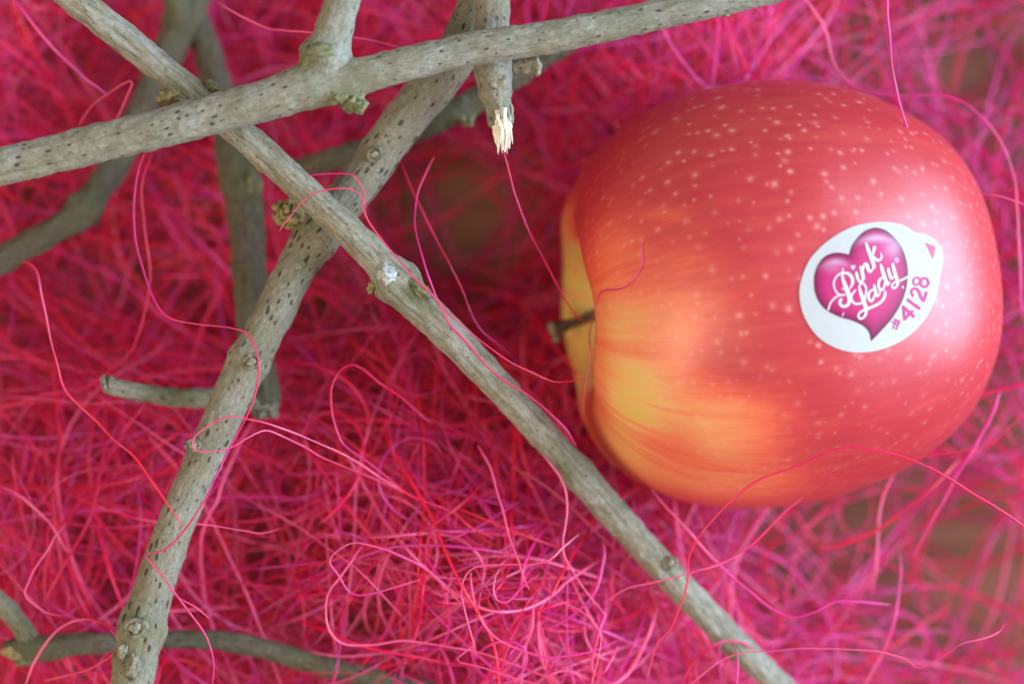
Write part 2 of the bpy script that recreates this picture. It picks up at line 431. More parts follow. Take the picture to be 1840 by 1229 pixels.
def knot(px, py, z, d, parent, seed, rot=0.0, squash=.8, name='knot'):
    """a raised ring round a dished bud scar, the ring and the heart of it"""
    k = SC * (ZC - z * .001) / DIST; p = P(px, py, z * .001)
    nu, nv = 36, 12
    u = np.linspace(0, 2 * math.pi, nu, endpoint=False); v = np.linspace(0, 2 * math.pi, nv, endpoint=False)
    Rr = d * .5 * k; rr = Rr * .36
    rad = Rr * (1 + .10 * vnoise(np.cos(u) * 2, np.sin(u) * 2, 0 * u + seed, seed))
    X = (rad[:, None] + rr * np.cos(v)[None]) * np.cos(u)[:, None]; Y = (rad[:, None] + rr * np.cos(v)[None]) * np.sin(u)[:, None] * squash
    Z = rr * np.sin(v)[None] * (1 + .3 * vnoise(np.cos(u) * 3, np.sin(u) * 3, 0 * u, seed + 4))[:, None]
    c, s = math.cos(rot), math.sin(rot)
    W = np.stack([X * c - Y * s + p[0], X * s + Y * c + p[1], Z + p[2]], -1)
    ix = np.arange(nu * nv).reshape(nu, nv)
    F = np.stack([ix, np.roll(ix, -1, 0), np.roll(np.roll(ix, -1, 0), -1, 1), np.roll(ix, -1, 1)], -1).reshape(-1, 4)
    o = obj(name, mesh_np(name, W.reshape(-1, 3), F), M_KNOT, parent)
    lump('knot_heart', px, py, z + .1, d * .72, d * .72 * squash, d * .5, rot, M_CUT, o, seed + 9, .3)
    return o

# ------------------------------------------------------------------ branches
BG = 'bare twigs laid across the fibres'
brA = tube('branch', [(-150, 342, 72, 70), (0, 300, 72, 69), (100, 277, 72, 69), (200, 252, 72, 70), (300, 228, 72, 71), (390, 204, 72, 72), (470, 183, 72, 74), (545, 160, 72, 80), (600, 148, 72, 78),
                      (660, 134, 72, 66), (750, 111, 71.5, 62), (850, 89, 71, 60), (1000, 65, 71, 59), (1100, 45, 71, 57), (1200, 23, 71, 54), (1300, 3, 71, 50), (1400, -18, 71, 46), (1520, -46, 71, 42)],
          M_BARK, 1, sides=64, bumps=[(560, 125, 42, 14, -1.0), (630, 165, 30, 12, 1.2)],
          grooves=[(.62, .10, .00035, -100, 560), (.80, .06, .00022, 100, 520), (-.35, .05, .00012, 700, 1400)],
          moss=[(620, 178, 45, .9), (560, 110, 40, .8), (300, 235, 60, .2), (1130, 40, 40, .3), (430, 205, 60, .25)])
tag(brA, 'long grey twig running across the top of the picture over all the others', 'branch', BG)
tube('side_shoot', [(578, 128, 72, 86), (588, 95, 72.5, 84), (597, 66, 73, 72), (606, 34, 73.5, 66), (616, 0, 74, 63), (634, -60, 75, 60)], M_BARK, 7, sides=48, parent=brA,
     bumps=[(585, 100, 16, 7, None)], moss=[(560, 105, 30, .9)])
tube('collar', [(545, 118, 74.2, 20), (556, 102, 75.6, 26), (576, 94, 76.3, 30), (598, 96, 75.8, 20)], M_MOSS, 8, sides=24, step=.0003, rough=.0003, parent=brA)
lump('bud', 634, 182, 73, 46, 40, 42, .5, M_MOSS, brA, 3, .5)
lump('bud', 606, 176, 73.5, 40, 26, 30, .2, M_MOSS, brA, 4, .5)
lump('bud_scale', 647, 192, 73.5, 24, 26, 28, .9, M_MOSS, brA, 6, .5)
lump('knot', 1305, 26, 71, 16, 10, 12, .2, M_KNOT, brA, 5, .3)

brB = tube('branch', [(60, -62, 66, 54), (136, 0, 66, 54), (223, 69, 65.8, 54), (312, 142, 65.6, 54), (400, 212, 65.4, 53), (490, 291, 65, 54), (617, 407, 64.5, 55), (690, 478, 64, 60), (716, 508, 63.5, 72),
                      (745, 540, 63, 66), (800, 594, 61.5, 61), (881, 678, 58.5, 57), (950, 752, 56, 54), (1025, 836, 53, 54), (1045, 857, 52, 58), (1122, 944, 49, 55), (1195, 1023, 47, 53),
                      (1285, 1119, 44, 51), (1372, 1204, 41.5, 49), (1460, 1285, 40, 48)],
          M_BARK_SILVER, 2, sides=60,
          grooves=[(.15, .07, .00030, 380, 690), (.42, .06, .00025, 440, 680), (-.2, .05, .00018, 180, 640), (-.45, .06, .0002, 520, 720)],
          bumps=[(712, 505, 26, 9, None), (1035, 850, 18, 5, None), (690, 520, 16, 10, 1.4)],
          moss=[(745, 525, 36, 1.0), (300, 160, 40, .7), (1030, 845, 40, .8), (700, 540, 40, .5), (360, 150, 30, .5), (1320, 1170, 30, .5)])
tag(brB, 'pale silvery straight twig slanting from the top left corner down to the bottom right', 'branch', BG)
lump('scar', 697, 494, 66.9, 46, 36, 26, -.7, M_SCAR, brB, 12, .45)
lump('bud', 674, 512, 63.5, 26, 22, 30, .4, M_LICHEN, brB, 13, .55)
lump('bud', 686, 524, 63.3, 22, 18, 26, .1, M_KNOT, brB, 14, .55)
lump('bud', 748, 515, 66.3, 50, 22, 24, -.6, M_MOSS, brB, 15, .6)
lump('bud', 762, 524, 65.8, 28, 20, 24, -.6, M_KNOT, brB, 16, .6)
lump('bud', 304, 176, 66.5, 44, 30, 36, .35, M_LICHEN, brB, 17, .5)
lump('bud', 326, 178, 66.8, 30, 20, 28, .2, M_KNOT, brB, 18, .5)
lump('bud', 384, 158, 66.0, 34, 18, 24, -.5, M_MOSS, brB, 19, .6)
knot(1203, 1011, 49.8, 24, brB, 20, .4)
lump('bud', 1052, 838, 53.2, 18, 20, 22, .4, M_KNOT, brB, 21, .5)
lump('bud', 1016, 862, 52.6, 22, 20, 22, .4, M_MOSS, brB, 22, .5)

brC = tube('branch', [(885, -90, 55, 84), (868, -20, 55, 84), (850, 45, 55, 84), (815, 105, 55, 80), (765, 170, 55, 78), (711, 236, 55.3, 78), (655, 315, 55.8, 76), (600, 385, 56.3, 74), (560, 436, 56.8, 72),
                      (518, 510, 57.5, 71), (480, 587, 58.2, 70), (448, 648, 59, 72), (418, 709, 59.6, 71), (367, 822, 60.4, 69), (332, 900, 61, 67), (300, 985, 61.5, 68), (275, 1062, 61.8, 72), (258, 1115, 62, 78),
                      (244, 1190, 62, 77), (232, 1260, 62, 76), (222, 1330, 62, 76)],
          M_BARK_DOT, 3, sides=64,
          bumps=[(560, 420, 30, 8, None), (455, 650, 20, 6, None), (248, 1125, 24, 7, None), (815, 60, 22, 10, -1.4), (585, 445, 20, 8, -1.4), (235, 1190, 22, 6, 1.0)],
          grooves=[(.3, .12, .0003, 225, 250)],
          moss=[(245, 1115, 46, .8), (225, 1180, 40, .8), (455, 640, 30, .5), (812, 55, 30, .8), (350, 800, 30, .6), (540, 480, 30, .5), (545, 400, 30, .6)])
tag(brC, 'thick speckled tan and grey twig slanting from top centre down to the bottom left', 'branch', BG)
knot(243, 1128, 66.5, 36, brC, 30, .2)
knot(453, 650, 63.1, 28, brC, 31, .3)
knot(672, 277, 59.3, 26, brC, 32, .8)
lump('bark_wound', 238, 1196, 66.0, 24, 54, 14, -.2, M_KNOT, brC, 33, .5)
lump('bark_wound', 220, 1172, 65.2, 18, 36, 16, -.2, M_CUT, brC, 35, .5)
knot(537, 478, 60.3, 20, brC, 36, .5)
knot(347, 800, 63.2, 24, brC, 37, .3)
lump('bud', 820, 48, 56, 34, 34, 36, .3, M_MOSS, brC, 34, .5)
for i, (x, y, z, d) in enumerate([(512, 384, 57, 30), (502, 372, 58, 20), (520, 366, 58.5, 20), (498, 390, 57.5, 18), (508, 400, 58, 20), (524, 395, 59, 22), (514, 376, 60, 16), (536, 388, 58, 26), (505, 381, 60, 14), (530, 374, 59, 18), (521, 404, 58, 18)]):
    lump('lichen_bud', x, y, z, d * 1.1, d, d, i * .7, M_LICHEN, brC, 50 + i, .6, seg=16)
for i, (x, y, d) in enumerate([(583, 455, 22), (592, 444, 16)]):
    lump('bud', x, y, 56.5, d, d * 1.4, d, .5, M_CUT, brC, 70 + i, .5, seg=16)

brH = tube('broken_branch', [(884, -90, 63.6, 62), (884, -20, 63.6, 62), (884, 50, 63.6, 62), (885, 105, 63.4, 66), (887, 135, 63.4, 68), (890, 165, 63.4, 58), (894, 190, 63.6, 50), (898, 214, 63.8, 46), (900, 226, 63.9, 42)],
           M_BARK, 4, sides=56, bumps=[(888, 140, 20, 6, 0.0), (890, 172, 9, 4, None)], grooves=[], moss=[(860, 110, 30, .4)])
tag(brH, 'short snapped twig at top centre ending in a white splintered tip', 'branch', BG)
lump('scar', 893, 140, 66.5, 32, 36, 10, .3, M_CUT, brH, 80, .4)
side = tube('side_stub', [(905, 122, 62.6, 30), (930, 120, 62.8, 30), (950, 119, 63, 30), (966, 119, 63.2, 32)], M_KNOT, 81, sides=28, step=.0002, rough=.0003, parent=brH)
lump('cut_end', 966, 119, 63.2, 14, 32, 34, 0.1, M_CUT, brH, 82, .3)
def splinter(px, py, z, w, L, ang, seed, mat=M_SPLINT, th=.55):
    k = SC * (ZC - z * .001) / DIST; n = 9; sides = 7
    rr = random.Random(seed); V = []; 
    for i in range(n):
        q = i / (n - 1); ww = w * .5 * k * (1 - q ** 1.6 * .86) * (1 + rr.uniform(-.12, .12))
        x = px + math.sin(ang) * L * q + rr.uniform(-1, 1); y = py + math.cos(ang) * L * q
        p = P(x, y, (z + .3 * math.sin(q * 3)) * .001)
        for j in range(sides):
            a = 2 * math.pi * j / sides + .3; V.append(p + np.array([math.cos(a) * ww, 0, math.sin(a) * ww * th]))
    ix = np.arange(n * sides).reshape(n, sides)
    Fq = np.stack([ix[:-1], np.roll(ix[:-1], -1, 1), np.roll(ix[1:], -1, 1), ix[1:]], -1).reshape(-1, 4)
    return obj('splinter', mesh_np('splinter', np.array(V), Fq, False), mat, brH)
for i, (x, y, z, w, L, a) in enumerate([(889, 205, 64.6, 18, 68, .10), (896, 206, 65.4, 16, 58, .02), (905, 208, 65.2, 18, 66, .03), (912, 204, 64.4, 15, 62, .02), (900, 208, 63.4, 22, 62, .05), (908, 212, 63.2, 20, 56, .12),
                                       (886, 206, 63.6, 14, 46, .12), (915, 200, 63.9, 10, 56, .06), (893, 198, 66.0, 9, 34, .15), (907, 194, 66.0, 9, 40, .0), (891, 215, 65.2, 6, 60, .06), (899, 215, 66, 5, 56, .10), (903, 214, 65.8, 6, 62, -.02), (909, 212, 65.6, 5, 66, .05), (914, 212, 65, 5, 48, .16), (895, 216, 65.6, 5, 62, .0)]):
    splinter(x, y, z, w, L, a, 90 + i)
for i, (x, y, z, w, L, a) in enumerate([(918, 188, 64.6, 7, 36, .14), (878, 190, 64.8, 10, 26, .2), (899, 190, 66.3, 7, 24, .1)]):
    splinter(x, y, z, w, L, a, 120 + i, M_BARK)

brD = tube('branch', [(352, 40, 22, 46), (372, 90, 24, 48), (398, 180, 28, 52), (420, 285, 32, 62), (441, 390, 36, 64), (449, 480, 40, 62), (453, 560, 45, 60), (461, 630, 46, 58), (474, 690, 46, 54), (483, 726, 46, 44)],
           M_BARK_BROWN_SHADED, 5, sides=44, step=.0006, rough=.0003, bumps=[(450, 330, 40, 10, -1.2)], moss=[(450, 320, 50, .8), (470, 700, 40, .4)])
tag(brD, 'blurred upright brown twig under the crossing, left of centre', 'branch', BG)
tube('side_shoot', [(484, 722, 46, 40), (440, 718, 46.5, 38), (380, 716, 48, 36), (320, 715, 50, 36), (260, 706, 53, 33), (215, 697, 55, 31), (191, 690, 56, 31)], M_BARK_DOT, 11, sides=36, step=.0004, rough=.00022, parent=brD,
     moss=[(330, 712, 60, .9), (380, 716, 40, .7)])
lump('cut_end', 189, 690, 56, 12, 34, 36, .25, M_CUT, brD, 130, .3)
lump('bud', 452, 335, 35, 40, 60, 40, .1, M_MOSS, brD, 131, .5)
for i, (x, y, d) in enumerate([(480, 735, 36), (492, 725, 26), (466, 738, 26)]): lump('broken_end', x, y, 46, d, d, d, i, M_KNOT, brD, 135 + i, .6)

brE = tube('branch', [(372, -60, 24, 62), (352, -10, 24, 60), (322, 55, 25, 58), (292, 120, 27, 56), (258, 195, 30, 56), (222, 268, 33, 54), (188, 325, 36, 50), (150, 376, 39, 52), (100, 412, 41, 46), (40, 446, 42, 46), (-20, 482, 43, 46), (-80, 520, 43, 46)],
           M_BARK_BROWN_SHADED, 6, sides=44, step=.0006, rough=.00025, bumps=[(150, 376, 20, 7, None), (325, 30, 30, 8, None)], moss=[(320, 20, 50, .6), (150, 380, 40, .5)])
tag(brE, 'blurred twig curving from the top down to the left edge of the picture', 'branch', BG)
lump('bud', 153, 386, 40, 26, 28, 26, .2, M_KNOT, brE, 140, .4)
tube('side_shoot', [(300, -70, 27, 46), (310, -20, 27, 46), (322, 30, 27, 44), (318, 70, 26, 30)], M_BARK_BROWN_SHADED, 16, sides=30, step=.0006, parent=brE, moss=[(315, 10, 40, .7)])

brF = tube('branch', [(8, 1166, 49, 26), (40, 1163, 49, 44), (80, 1162, 49, 46), (140, 1157, 49, 40), (220, 1151, 49, 34), (320, 1148, 48.5, 32), (400, 1151, 48, 34), (470, 1164, 47.5, 36), (560, 1190, 47, 37), (650, 1212, 46.5, 38), (740, 1234, 46, 38), (840, 1262, 45, 38)],
           M_BARK_BROWN_SHADED, 9, sides=44, step=.0005, rough=.00022, moss=[(60, 1150, 50, .7), (350, 1146, 30, .5), (40, 1180, 30, .8)])
tag(brF, 'thin brown twig lying along the bottom left edge behind the thick speckled one', 'branch', BG)
tube('side_shoot', [(58, 1160, 49, 40), (42, 1132, 49.5, 36), (20, 1104, 50, 36), (-10, 1074, 50, 36), (-40, 1050, 50, 36)], M_BARK, 17, sides=34, step=.0005, rough=.00025, parent=brF, moss=[(40, 1130, 50, .8)])
lump('bud', 22, 1172, 50, 40, 24, 26, -.1, M_LICHEN, brF, 150, .5)
lump('bud', 48, 1182, 49, 36, 26, 26, .1, M_MOSS, brF, 151, .5)

brG = tube('branch', [(500, 306, 40, 26), (560, 296, 41, 38), (630, 277, 42, 42), (740, 236, 43, 44), (820, 200, 44, 46), (860, 178, 44, 46), (920, 142, 44, 40), (980, 104, 44, 34), (1040, 70, 44, 30), (1100, 40, 44, 26)],
           M_BARK_BROWN_SHADED, 10, sides=40, step=.0006, rough=.00028, bumps=[(835, 205, 20, 8, 1.3)], moss=[(800, 215, 50, .7)])
tag(brG, 'dim brown twig passing behind the thick speckled one at upper centre', 'branch', BG)
lump('bud', 840, 212, 45, 30, 26, 26, .6, M_MOSS, brG, 160, .5)

# ------------------------------------------------------------------ stem of the apple
stm = tube('stem', [(1095, 556, 37, 28), (1066, 566, 36, 19), (1044, 575, 36, 18), (1022, 584, 36, 19), (1004, 591, 36, 24), (995, 595, 36, 26)], M_STEM, 40, sides=30, step=.0003, rough=.00022)
child_at(stm, apple)
st2 = lump('stem_end', 993, 589, 36.6, 18, 22, 26, .2, M_CUT, None, 41, .4); child_at(st2, apple)
st3 = lump('stem_end', 1000, 608, 36, 15, 14, 17, .2, M_CUT, None, 42, .4); child_at(st3, apple)

# ------------------------------------------------------------------ sticker, laid on the skin
EYE = Vector((0, 0, ZC))
def on_skin(px, py, lift):
    d = Vector(P(px, py, 0.0)) - EYE; d.normalize()
    h = bvh.ray_cast(EYE, d)
    loc, fi = h[0], h[2]
    return np.array(loc + (loc - Vector(AC)).normalized() * lift)
def densify(poly, step):
    out = []
    for i in range(len(poly)):
        a, b = np.array(poly[i], float), np.array(poly[(i + 1) % len(poly)], float)
        n = max(1, int(np.linalg.norm(b - a) / step))
        for q in range(n): out.append(a + (b - a) * q / n)
    return out
def smooth_closed(poly, step, corners=()):
    p = [np.array(q, float) for q in poly]; n = len(p); out = []
    for i in range(n):
        a, b, c, d = p[i - 1], p[i], p[(i + 1) % n], p[(i + 2) % n]
        if i in corners: a = 2 * b - c
        if (i + 1) % n in corners: d = 2 * c - b
        m = max(2, int(np.linalg.norm(c - b) / step))
        for k in range(m):
            t = k / m; out.append(.5 * (2 * b + (c - a) * t + (2 * a - 5 * b + 4 * c - d) * t * t + (3 * b - a - 3 * c + d) * t ** 3))
    return out
def inside(poly, x, y):
    P_ = np.array(poly); x1, y1 = P_[:, 0], P_[:, 1]; x2, y2 = np.roll(x1, -1), np.roll(y1, -1)
    c = (y1 > y) != (y2 > y)
    with np.errstate(divide='ignore', invalid='ignore'):
        return np.count_nonzero(c & (x < (x2 - x1) * (y - y1) / (y2 - y1) + x1)) % 2 == 1
def patch(name, poly, lift, mat, parent, grid=6.0, thick=0.0):
    pts = [Vector((float(q[0]), float(q[1]))) for q in poly]; n = len(pts)
    arr = np.array(poly); lo, hi = arr.min(0), arr.max(0)
    for x in np.arange(lo[0] + grid * .5, hi[0], grid):
        for y in np.arange(lo[1] + grid * .5, hi[1], grid):
            if inside(poly, x, y) and np.min(np.hypot(arr[:, 0] - x, arr[:, 1] - y)) > grid * .35: pts.append(Vector((x, y)))
    vs, es, fs, *_ = delaunay_2d_cdt(pts, [(i, (i + 1) % n) for i in range(n)], [], 1, 1e-5)
    W = np.array([on_skin(v.x, v.y, lift) for v in vs])
    tri = np.array([[q[0], q[2], q[1]] for q in fs if len(q) == 3])
    # keep normals outward
    a, b, c = W[tri[:, 0]], W[tri[:, 1]], W[tri[:, 2]]
    flip = np.cross(b - a, c - a)[:, 2] < 0
    tri[flip] = tri[flip][:, ::-1]
    uvp = np.array([(v.x, v.y, 0) for v in vs])
    if thick:      # the cut edge of the paper, down to the skin
        m = len(W); rim = [on_skin(q[0], q[1], lift) for q in poly]; foot = [on_skin(q[0], q[1], lift - thick) for q in poly]
        W = np.vstack([W, rim, foot]); uvp = np.vstack([uvp, np.zeros((2 * n, 3))])
        a = np.arange(n); b = (a + 1) % n
        tri = np.vstack([tri, np.stack([m + a, m + b, m + n + b], 1), np.stack([m + a, m + n + b, m + n + a], 1)])
    me = mesh_np(name, W, tri)
    attr_vec(me, 'print_uv', uvp)
    return obj(name, me, mat)
def Zs(p): return (1400 + p[0] / 4.238, 370 + p[1] / 4.238)
outline = smooth_closed([Zs(p) for p in [(155, 690), (170, 560), (240, 400), (380, 262), (560, 162), (760, 126), (930, 146), (1035, 205), (1100, 216), (1185, 262), (1238, 350), (1243, 430), (1222, 530), (1190, 700),
                                        (1100, 870), (960, 1005), (780, 1090), (600, 1114), (430, 1080), (290, 990), (192, 845)]], 3.0)
heart = smooth_closed([Zs(p) for p in [(530, 374), (480, 362), (420, 360), (350, 386), (295, 450), (268, 530), (265, 600), (277, 672), (312, 745), (370, 800), (460, 845), (560, 875), (640, 915), (682, 962), (697, 1027),
                                      (740, 985), (800, 920), (860, 850), (918, 755), (955, 660), (973, 560), (973, 470), (950, 370), (910, 290), (850, 222), (790, 182), (722, 170), (650, 195), (590, 250), (550, 310)]], 2.0, corners=(0, 14))
f = NT('sticker_paper'); n = f.noise(f.n('ShaderNodeTexCoord').outputs['Object'], 900, 3)
f.set(f.b.inputs['Base Color'], f.mix(n, (.43, .43, .425), (.465, .46, .455))); f.b.inputs['Roughness'].default_value = .75; f.b.inputs['Specular IOR Level'].default_value = .12
M_PAPER = f.m
f = NT('heart_print')   # the printed heart: pink, darker rim, pale printed gleams
puv = f.attr('print_uv').outputs['Vector']
edge = f.attr('edge').outputs['Fac']; gl = f.attr('gleam').outputs['Fac']
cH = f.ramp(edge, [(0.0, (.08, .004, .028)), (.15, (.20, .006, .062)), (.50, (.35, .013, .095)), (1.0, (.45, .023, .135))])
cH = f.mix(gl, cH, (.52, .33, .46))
f.set(f.b.inputs['Base Color'], cH); f.b.inputs['Roughness'].default_value = .45; f.b.inputs['Specular IOR Level'].default_value = .25
M_HEART = f.m
f = NT('white_ink'); f.set(f.b.inputs['Base Color'], f.mix(f.noise(f.n('ShaderNodeTexCoord').outputs['Object'], 2000, 2), (.54, .51, .55), (.58, .55, .58))); f.b.inputs['Roughness'].default_value = .5; f.b.inputs['Specular IOR Level'].default_value = .25
M_WINK = f.m
f = NT('magenta_ink'); f.set(f.b.inputs['Base Color'], f.mix(f.noise(f.n('ShaderNodeTexCoord').outputs['Object'], 2000, 2), (.42, .014, .15), (.46, .02, .17))); f.b.inputs['Roughness'].default_value = .5; f.b.inputs['Specular IOR Level'].default_value = .25
M_MINK = f.m
f = NT('pale_pink_ink'); f.set(f.b.inputs['Base Color'], f.mix(f.noise(f.n('ShaderNodeTexCoord').outputs['Object'], 2000, 2), (.80, .30, .60), (.84, .36, .64))); f.b.inputs['Roughness'].default_value = .5
M_PINK = f.m

sticker = child_at(patch('sticker', outline, .00016, M_PAPER, None, 7.0, .0004), apple)
sticker['label'] = 'white oval fruit sticker with a pink heart and the number 4128'
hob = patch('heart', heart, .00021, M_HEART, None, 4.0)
ha = np.array(heart); ctr = np.array(Zs((640, 560)))
co_ = np.zeros(len(hob.data.vertices) * 3); hob.data.attributes['print_uv'].data.foreach_get('vector', co_ := np.zeros(len(hob.data.vertices) * 3, np.float32))
q = co_.reshape(-1, 3)[:, :2]
ed = np.min(np.hypot(q[:, None, 0] - ha[None, :, 0], q[:, None, 1] - ha[None, :, 1]), 1)
zx, zy = (q[:, 0] - 1400) * 4.238, (q[:, 1] - 370) * 4.238
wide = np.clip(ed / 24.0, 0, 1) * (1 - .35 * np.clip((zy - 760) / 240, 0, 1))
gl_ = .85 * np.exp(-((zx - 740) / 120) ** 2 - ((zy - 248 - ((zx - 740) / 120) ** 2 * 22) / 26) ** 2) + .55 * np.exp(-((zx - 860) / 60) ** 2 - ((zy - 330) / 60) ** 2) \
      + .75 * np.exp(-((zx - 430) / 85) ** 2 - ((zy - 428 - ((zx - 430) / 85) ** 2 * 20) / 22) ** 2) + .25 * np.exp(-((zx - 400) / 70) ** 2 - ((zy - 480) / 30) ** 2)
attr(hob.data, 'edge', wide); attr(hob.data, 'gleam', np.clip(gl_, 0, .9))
def sub(o, par):
    o.parent = par; o.matrix_parent_inverse = (Matrix.Translation(apple.location) @ Matrix.Translation(-Vector(apple.location))).inverted(); return o
sub(hob, sticker)

def stroke(pts, lift):
    """brush stroke: (x, y, width) in photo pixels -> ribbon with round ends on the skin"""
    p = np.array(pts, float); c, s = catmull(np.stack([p[:, 0], p[:, 1], 0 * p[:, 0], p[:, 2]], 1), .8)
    T = np.gradient(c[:, :2], axis=0); T /= np.maximum(np.linalg.norm(T, axis=1), 1e-6)[:, None]
    N = np.stack([-T[:, 1], T[:, 0]], 1); w = c[:, 3] * .5
    C2 = c[:, :2]
    ang = [.35, .8, 1.2]
    pre = [(C2[0] - T[0] * w[0] * math.sin(a), w[0] * math.cos(a), N[0]) for a in reversed(ang)]
    post = [(C2[-1] + T[-1] * w[-1] * math.sin(a), w[-1] * math.cos(a), N[-1]) for a in ang]
    rows = pre + [(C2[i], w[i], N[i]) for i in range(len(C2))] + post
    V, F = [], []
    for i, (q, ww, nn) in enumerate(rows):
        for sgn in (-1, 0, 1): V.append(on_skin(*(q + nn * ww * sgn), lift))
        if i:
            b = 3 * i
            F += [(b - 3, b, b + 1, b - 2), (b - 2, b + 1, b + 2, b - 1)]
    return V, F
def lettering(name, strokes, lift, mat, par):
    V, F = [], []
    for i, st in enumerate(strokes):
        v, fc = stroke(st, lift + i * .000006)
        b = len(V); V += v; F += [tuple(k + b for k in q) for q in fc]
    V = np.array(V); F = np.array(F)
    a, b, d = V[F[:, 0]], V[F[:, 1]], V[F[:, 3]]
    fl = np.cross(b - a, d - a)[:, 2] < 0; F[fl] = F[fl][:, ::-1]
    return sub(obj(name, mesh_np(name, V, F), mat), par)
def K(pts): return [(1480 + x / 11.5, 430 + y / 11.5, w / 11.5) for x, y, w in pts]
word1 = [K([(90, 1455, 34), (130, 1325, 34), (210, 1225, 34), (300, 1165, 36), (425, 1148, 38)]),
         K([(330, 1150, 34), (285, 1125, 36), (235, 1060, 36), (203, 960, 36), (212, 860, 36), (262, 770, 36), (330, 718, 40), (420, 702, 48), (510, 722, 60), (572, 790, 66), (590, 880, 62), (570, 955, 46), (530, 1012, 34)]),
         K([(392, 610, 26), (374, 700, 34), (390, 830, 60), (440, 970, 82), (490, 1100, 90), (520, 1200, 84), (518, 1290, 72), (478, 1362, 60), (402, 1388, 56), (342, 1352, 56), (322, 1292, 56), (350, 1246, 60)]),
         K([(372, 1018, 28), (430, 1042, 30)]),
         K([(662, 690, 46), (680, 770, 60), (706, 845, 56), (748, 888, 40), (805, 840, 32)]),
         K([(755, 585, 60), (785, 700, 72), (808, 815, 66)]),
         K([(790, 660, 40), (815, 560, 52), (850, 515, 58), (885, 545, 66), (905, 620, 68), (940, 675, 56), (985, 640, 36), (1015, 585, 30)]),
         K([(862, 95, 44), (900, 205, 72), (950, 340, 78), (1000, 480, 78), (1025, 580, 66)]),
         K([(1034, 185, 72), (1022, 235, 56), (1005, 300, 44), (992, 365, 40)]),
         K([(1000, 362, 44), (1060, 420, 56), (1120, 442, 52), (1168, 405, 40), (1180, 345, 32), (1158, 305, 28)]),
         K([(565, 572, 44), (592, 618, 34)]), K([(618, 565, 44), (594, 612, 34)])]
word2 = [K([(642, 1058, 36), (582, 1130, 36), (562, 1210, 38), (590, 1288, 40), (660, 1336, 42), (765, 1322, 40)]),
         K([(840, 1250, 34), (866, 1060, 38), (850, 970, 38), (800, 908, 36), (745, 930, 36), (726, 1000, 44), (755, 1110, 68), (808, 1260, 84), (848, 1380, 80), (866, 1470, 66), (850, 1560, 50), (800, 1620, 42), (742, 1636, 42),
            (706, 1590, 40), (722, 1530, 40), (782, 1480, 42), (870, 1440, 52), (1000, 1392, 54), (1120, 1330, 50), (1210, 1250, 50), (1250, 1160, 54), (1256, 1092, 54)]),
         K([(1030, 1045, 34), (960, 1065, 44), (915, 1140, 52), (922, 1235, 54), (968, 1278, 50), (1015, 1225, 40), (1040, 1130, 34)]),
         K([(1030, 955, 44), (1052, 1060, 58), (1085, 1165, 54), (1130, 1145, 34), (1145, 1095, 30), (1132, 1030, 30)]),
         K([(1200, 792, 34), (1145, 835, 44), (1115, 930, 52), (1132, 1020, 54), (1180, 1048, 50), (1228, 1000, 40), (1246, 900, 34)]),
         K([(1166, 535, 46), (1190, 625, 66), (1230, 755, 76), (1280, 885, 70), (1305, 940, 50), (1345, 895, 30)]),
         K([(1318, 625, 56), (1348, 740, 64), (1378, 812, 54), (1425, 785, 32)]),
         K([(1406, 525, 52), (1430, 622, 66), (1470, 762, 70), (1508, 880, 56), (1500, 955, 42), (1442, 1010, 38), (1390, 990, 36), (1402, 932, 34), (1480, 882, 36), (1580, 850, 38), (1660, 812, 36), (1715, 778, 36)])]
L1 = lettering('lettering', word1, .00026, M_WINK, sticker); L1['label'] = 'white script word Pink'
L2 = lettering('lettering', word2, .00026, M_WINK, sticker); L2['label'] = 'white script word Lady'
ring = [(1490 + 42 * math.cos(a), 440 + 42 * math.sin(a), 16) for a in np.linspace(0, 6.28, 13)]
lettering('registered_mark', [K(ring), K([(1478, 462, 14), (1480, 420, 14), (1500, 428, 14), (1484, 442, 14), (1502, 462, 14)]), K([(1612, 985, 40), (1620, 1000, 40)]), K([(405, 1520, 26), (372, 1590, 20)])], .00026, M_PINK, sticker)
def N_(pts): return [(1580 + x / 5.852, 400 + y / 5.852, w / 5.852) for x, y, w in pts]
digits = {'hash_sign': [N_([(124, 1040, 13), (196, 1082, 13)]), N_([(146, 1016, 13), (214, 1056, 13)]), N_([(138, 1112, 13), (172, 1014, 13)]), N_([(170, 1122, 13), (204, 1024, 13)])],
          'digit_four': [N_([(246, 884, 30), (300, 936, 32), (352, 984, 34)]), N_([(246, 886, 26), (252, 950, 26), (260, 1014, 28)]), N_([(262, 1014, 28), (302, 970, 28), (338, 932, 28)])],
          'digit_one': [N_([(294, 812, 30), (350, 856, 32), (412, 902, 32)])],
          'digit_two': [N_([(346, 772, 24), (330, 722, 26), (364, 694, 28), (402, 716, 30), (428, 780, 32), (456, 822, 30)]), N_([(458, 822, 30), (474, 780, 28), (486, 736, 28)])],
          'digit_eight': [N_([(385 + 34 * math.cos(a) - 8 * math.sin(a), 618 + 40 * math.sin(a) + 6 * math.cos(a), 20) for a in np.linspace(0, 6.283, 15)]),
                          N_([(468 + 40 * math.cos(a), 632 + 46 * math.sin(a), 26) for a in np.linspace(0, 6.283, 15)])]}
for nm, stv in digits.items(): lettering(nm, stv, .00022, M_MINK, sticker)
f = NT('rose_ink'); f.set(f.b.inputs['Base Color'], f.mix(f.noise(f.n('ShaderNodeTexCoord').outputs['Object'], 2000, 2), (.52, .018, .09), (.58, .028, .11))); f.b.inputs['Roughness'].default_value = .5
arrow = densify([(1580 + x / 5.852, 400 + y / 5.852) for x, y in [(472, 212), (584, 256), (556, 388)]], 2.0)
sub(patch('arrow_mark', arrow, .00022, f.m, None, 4.0), sticker)

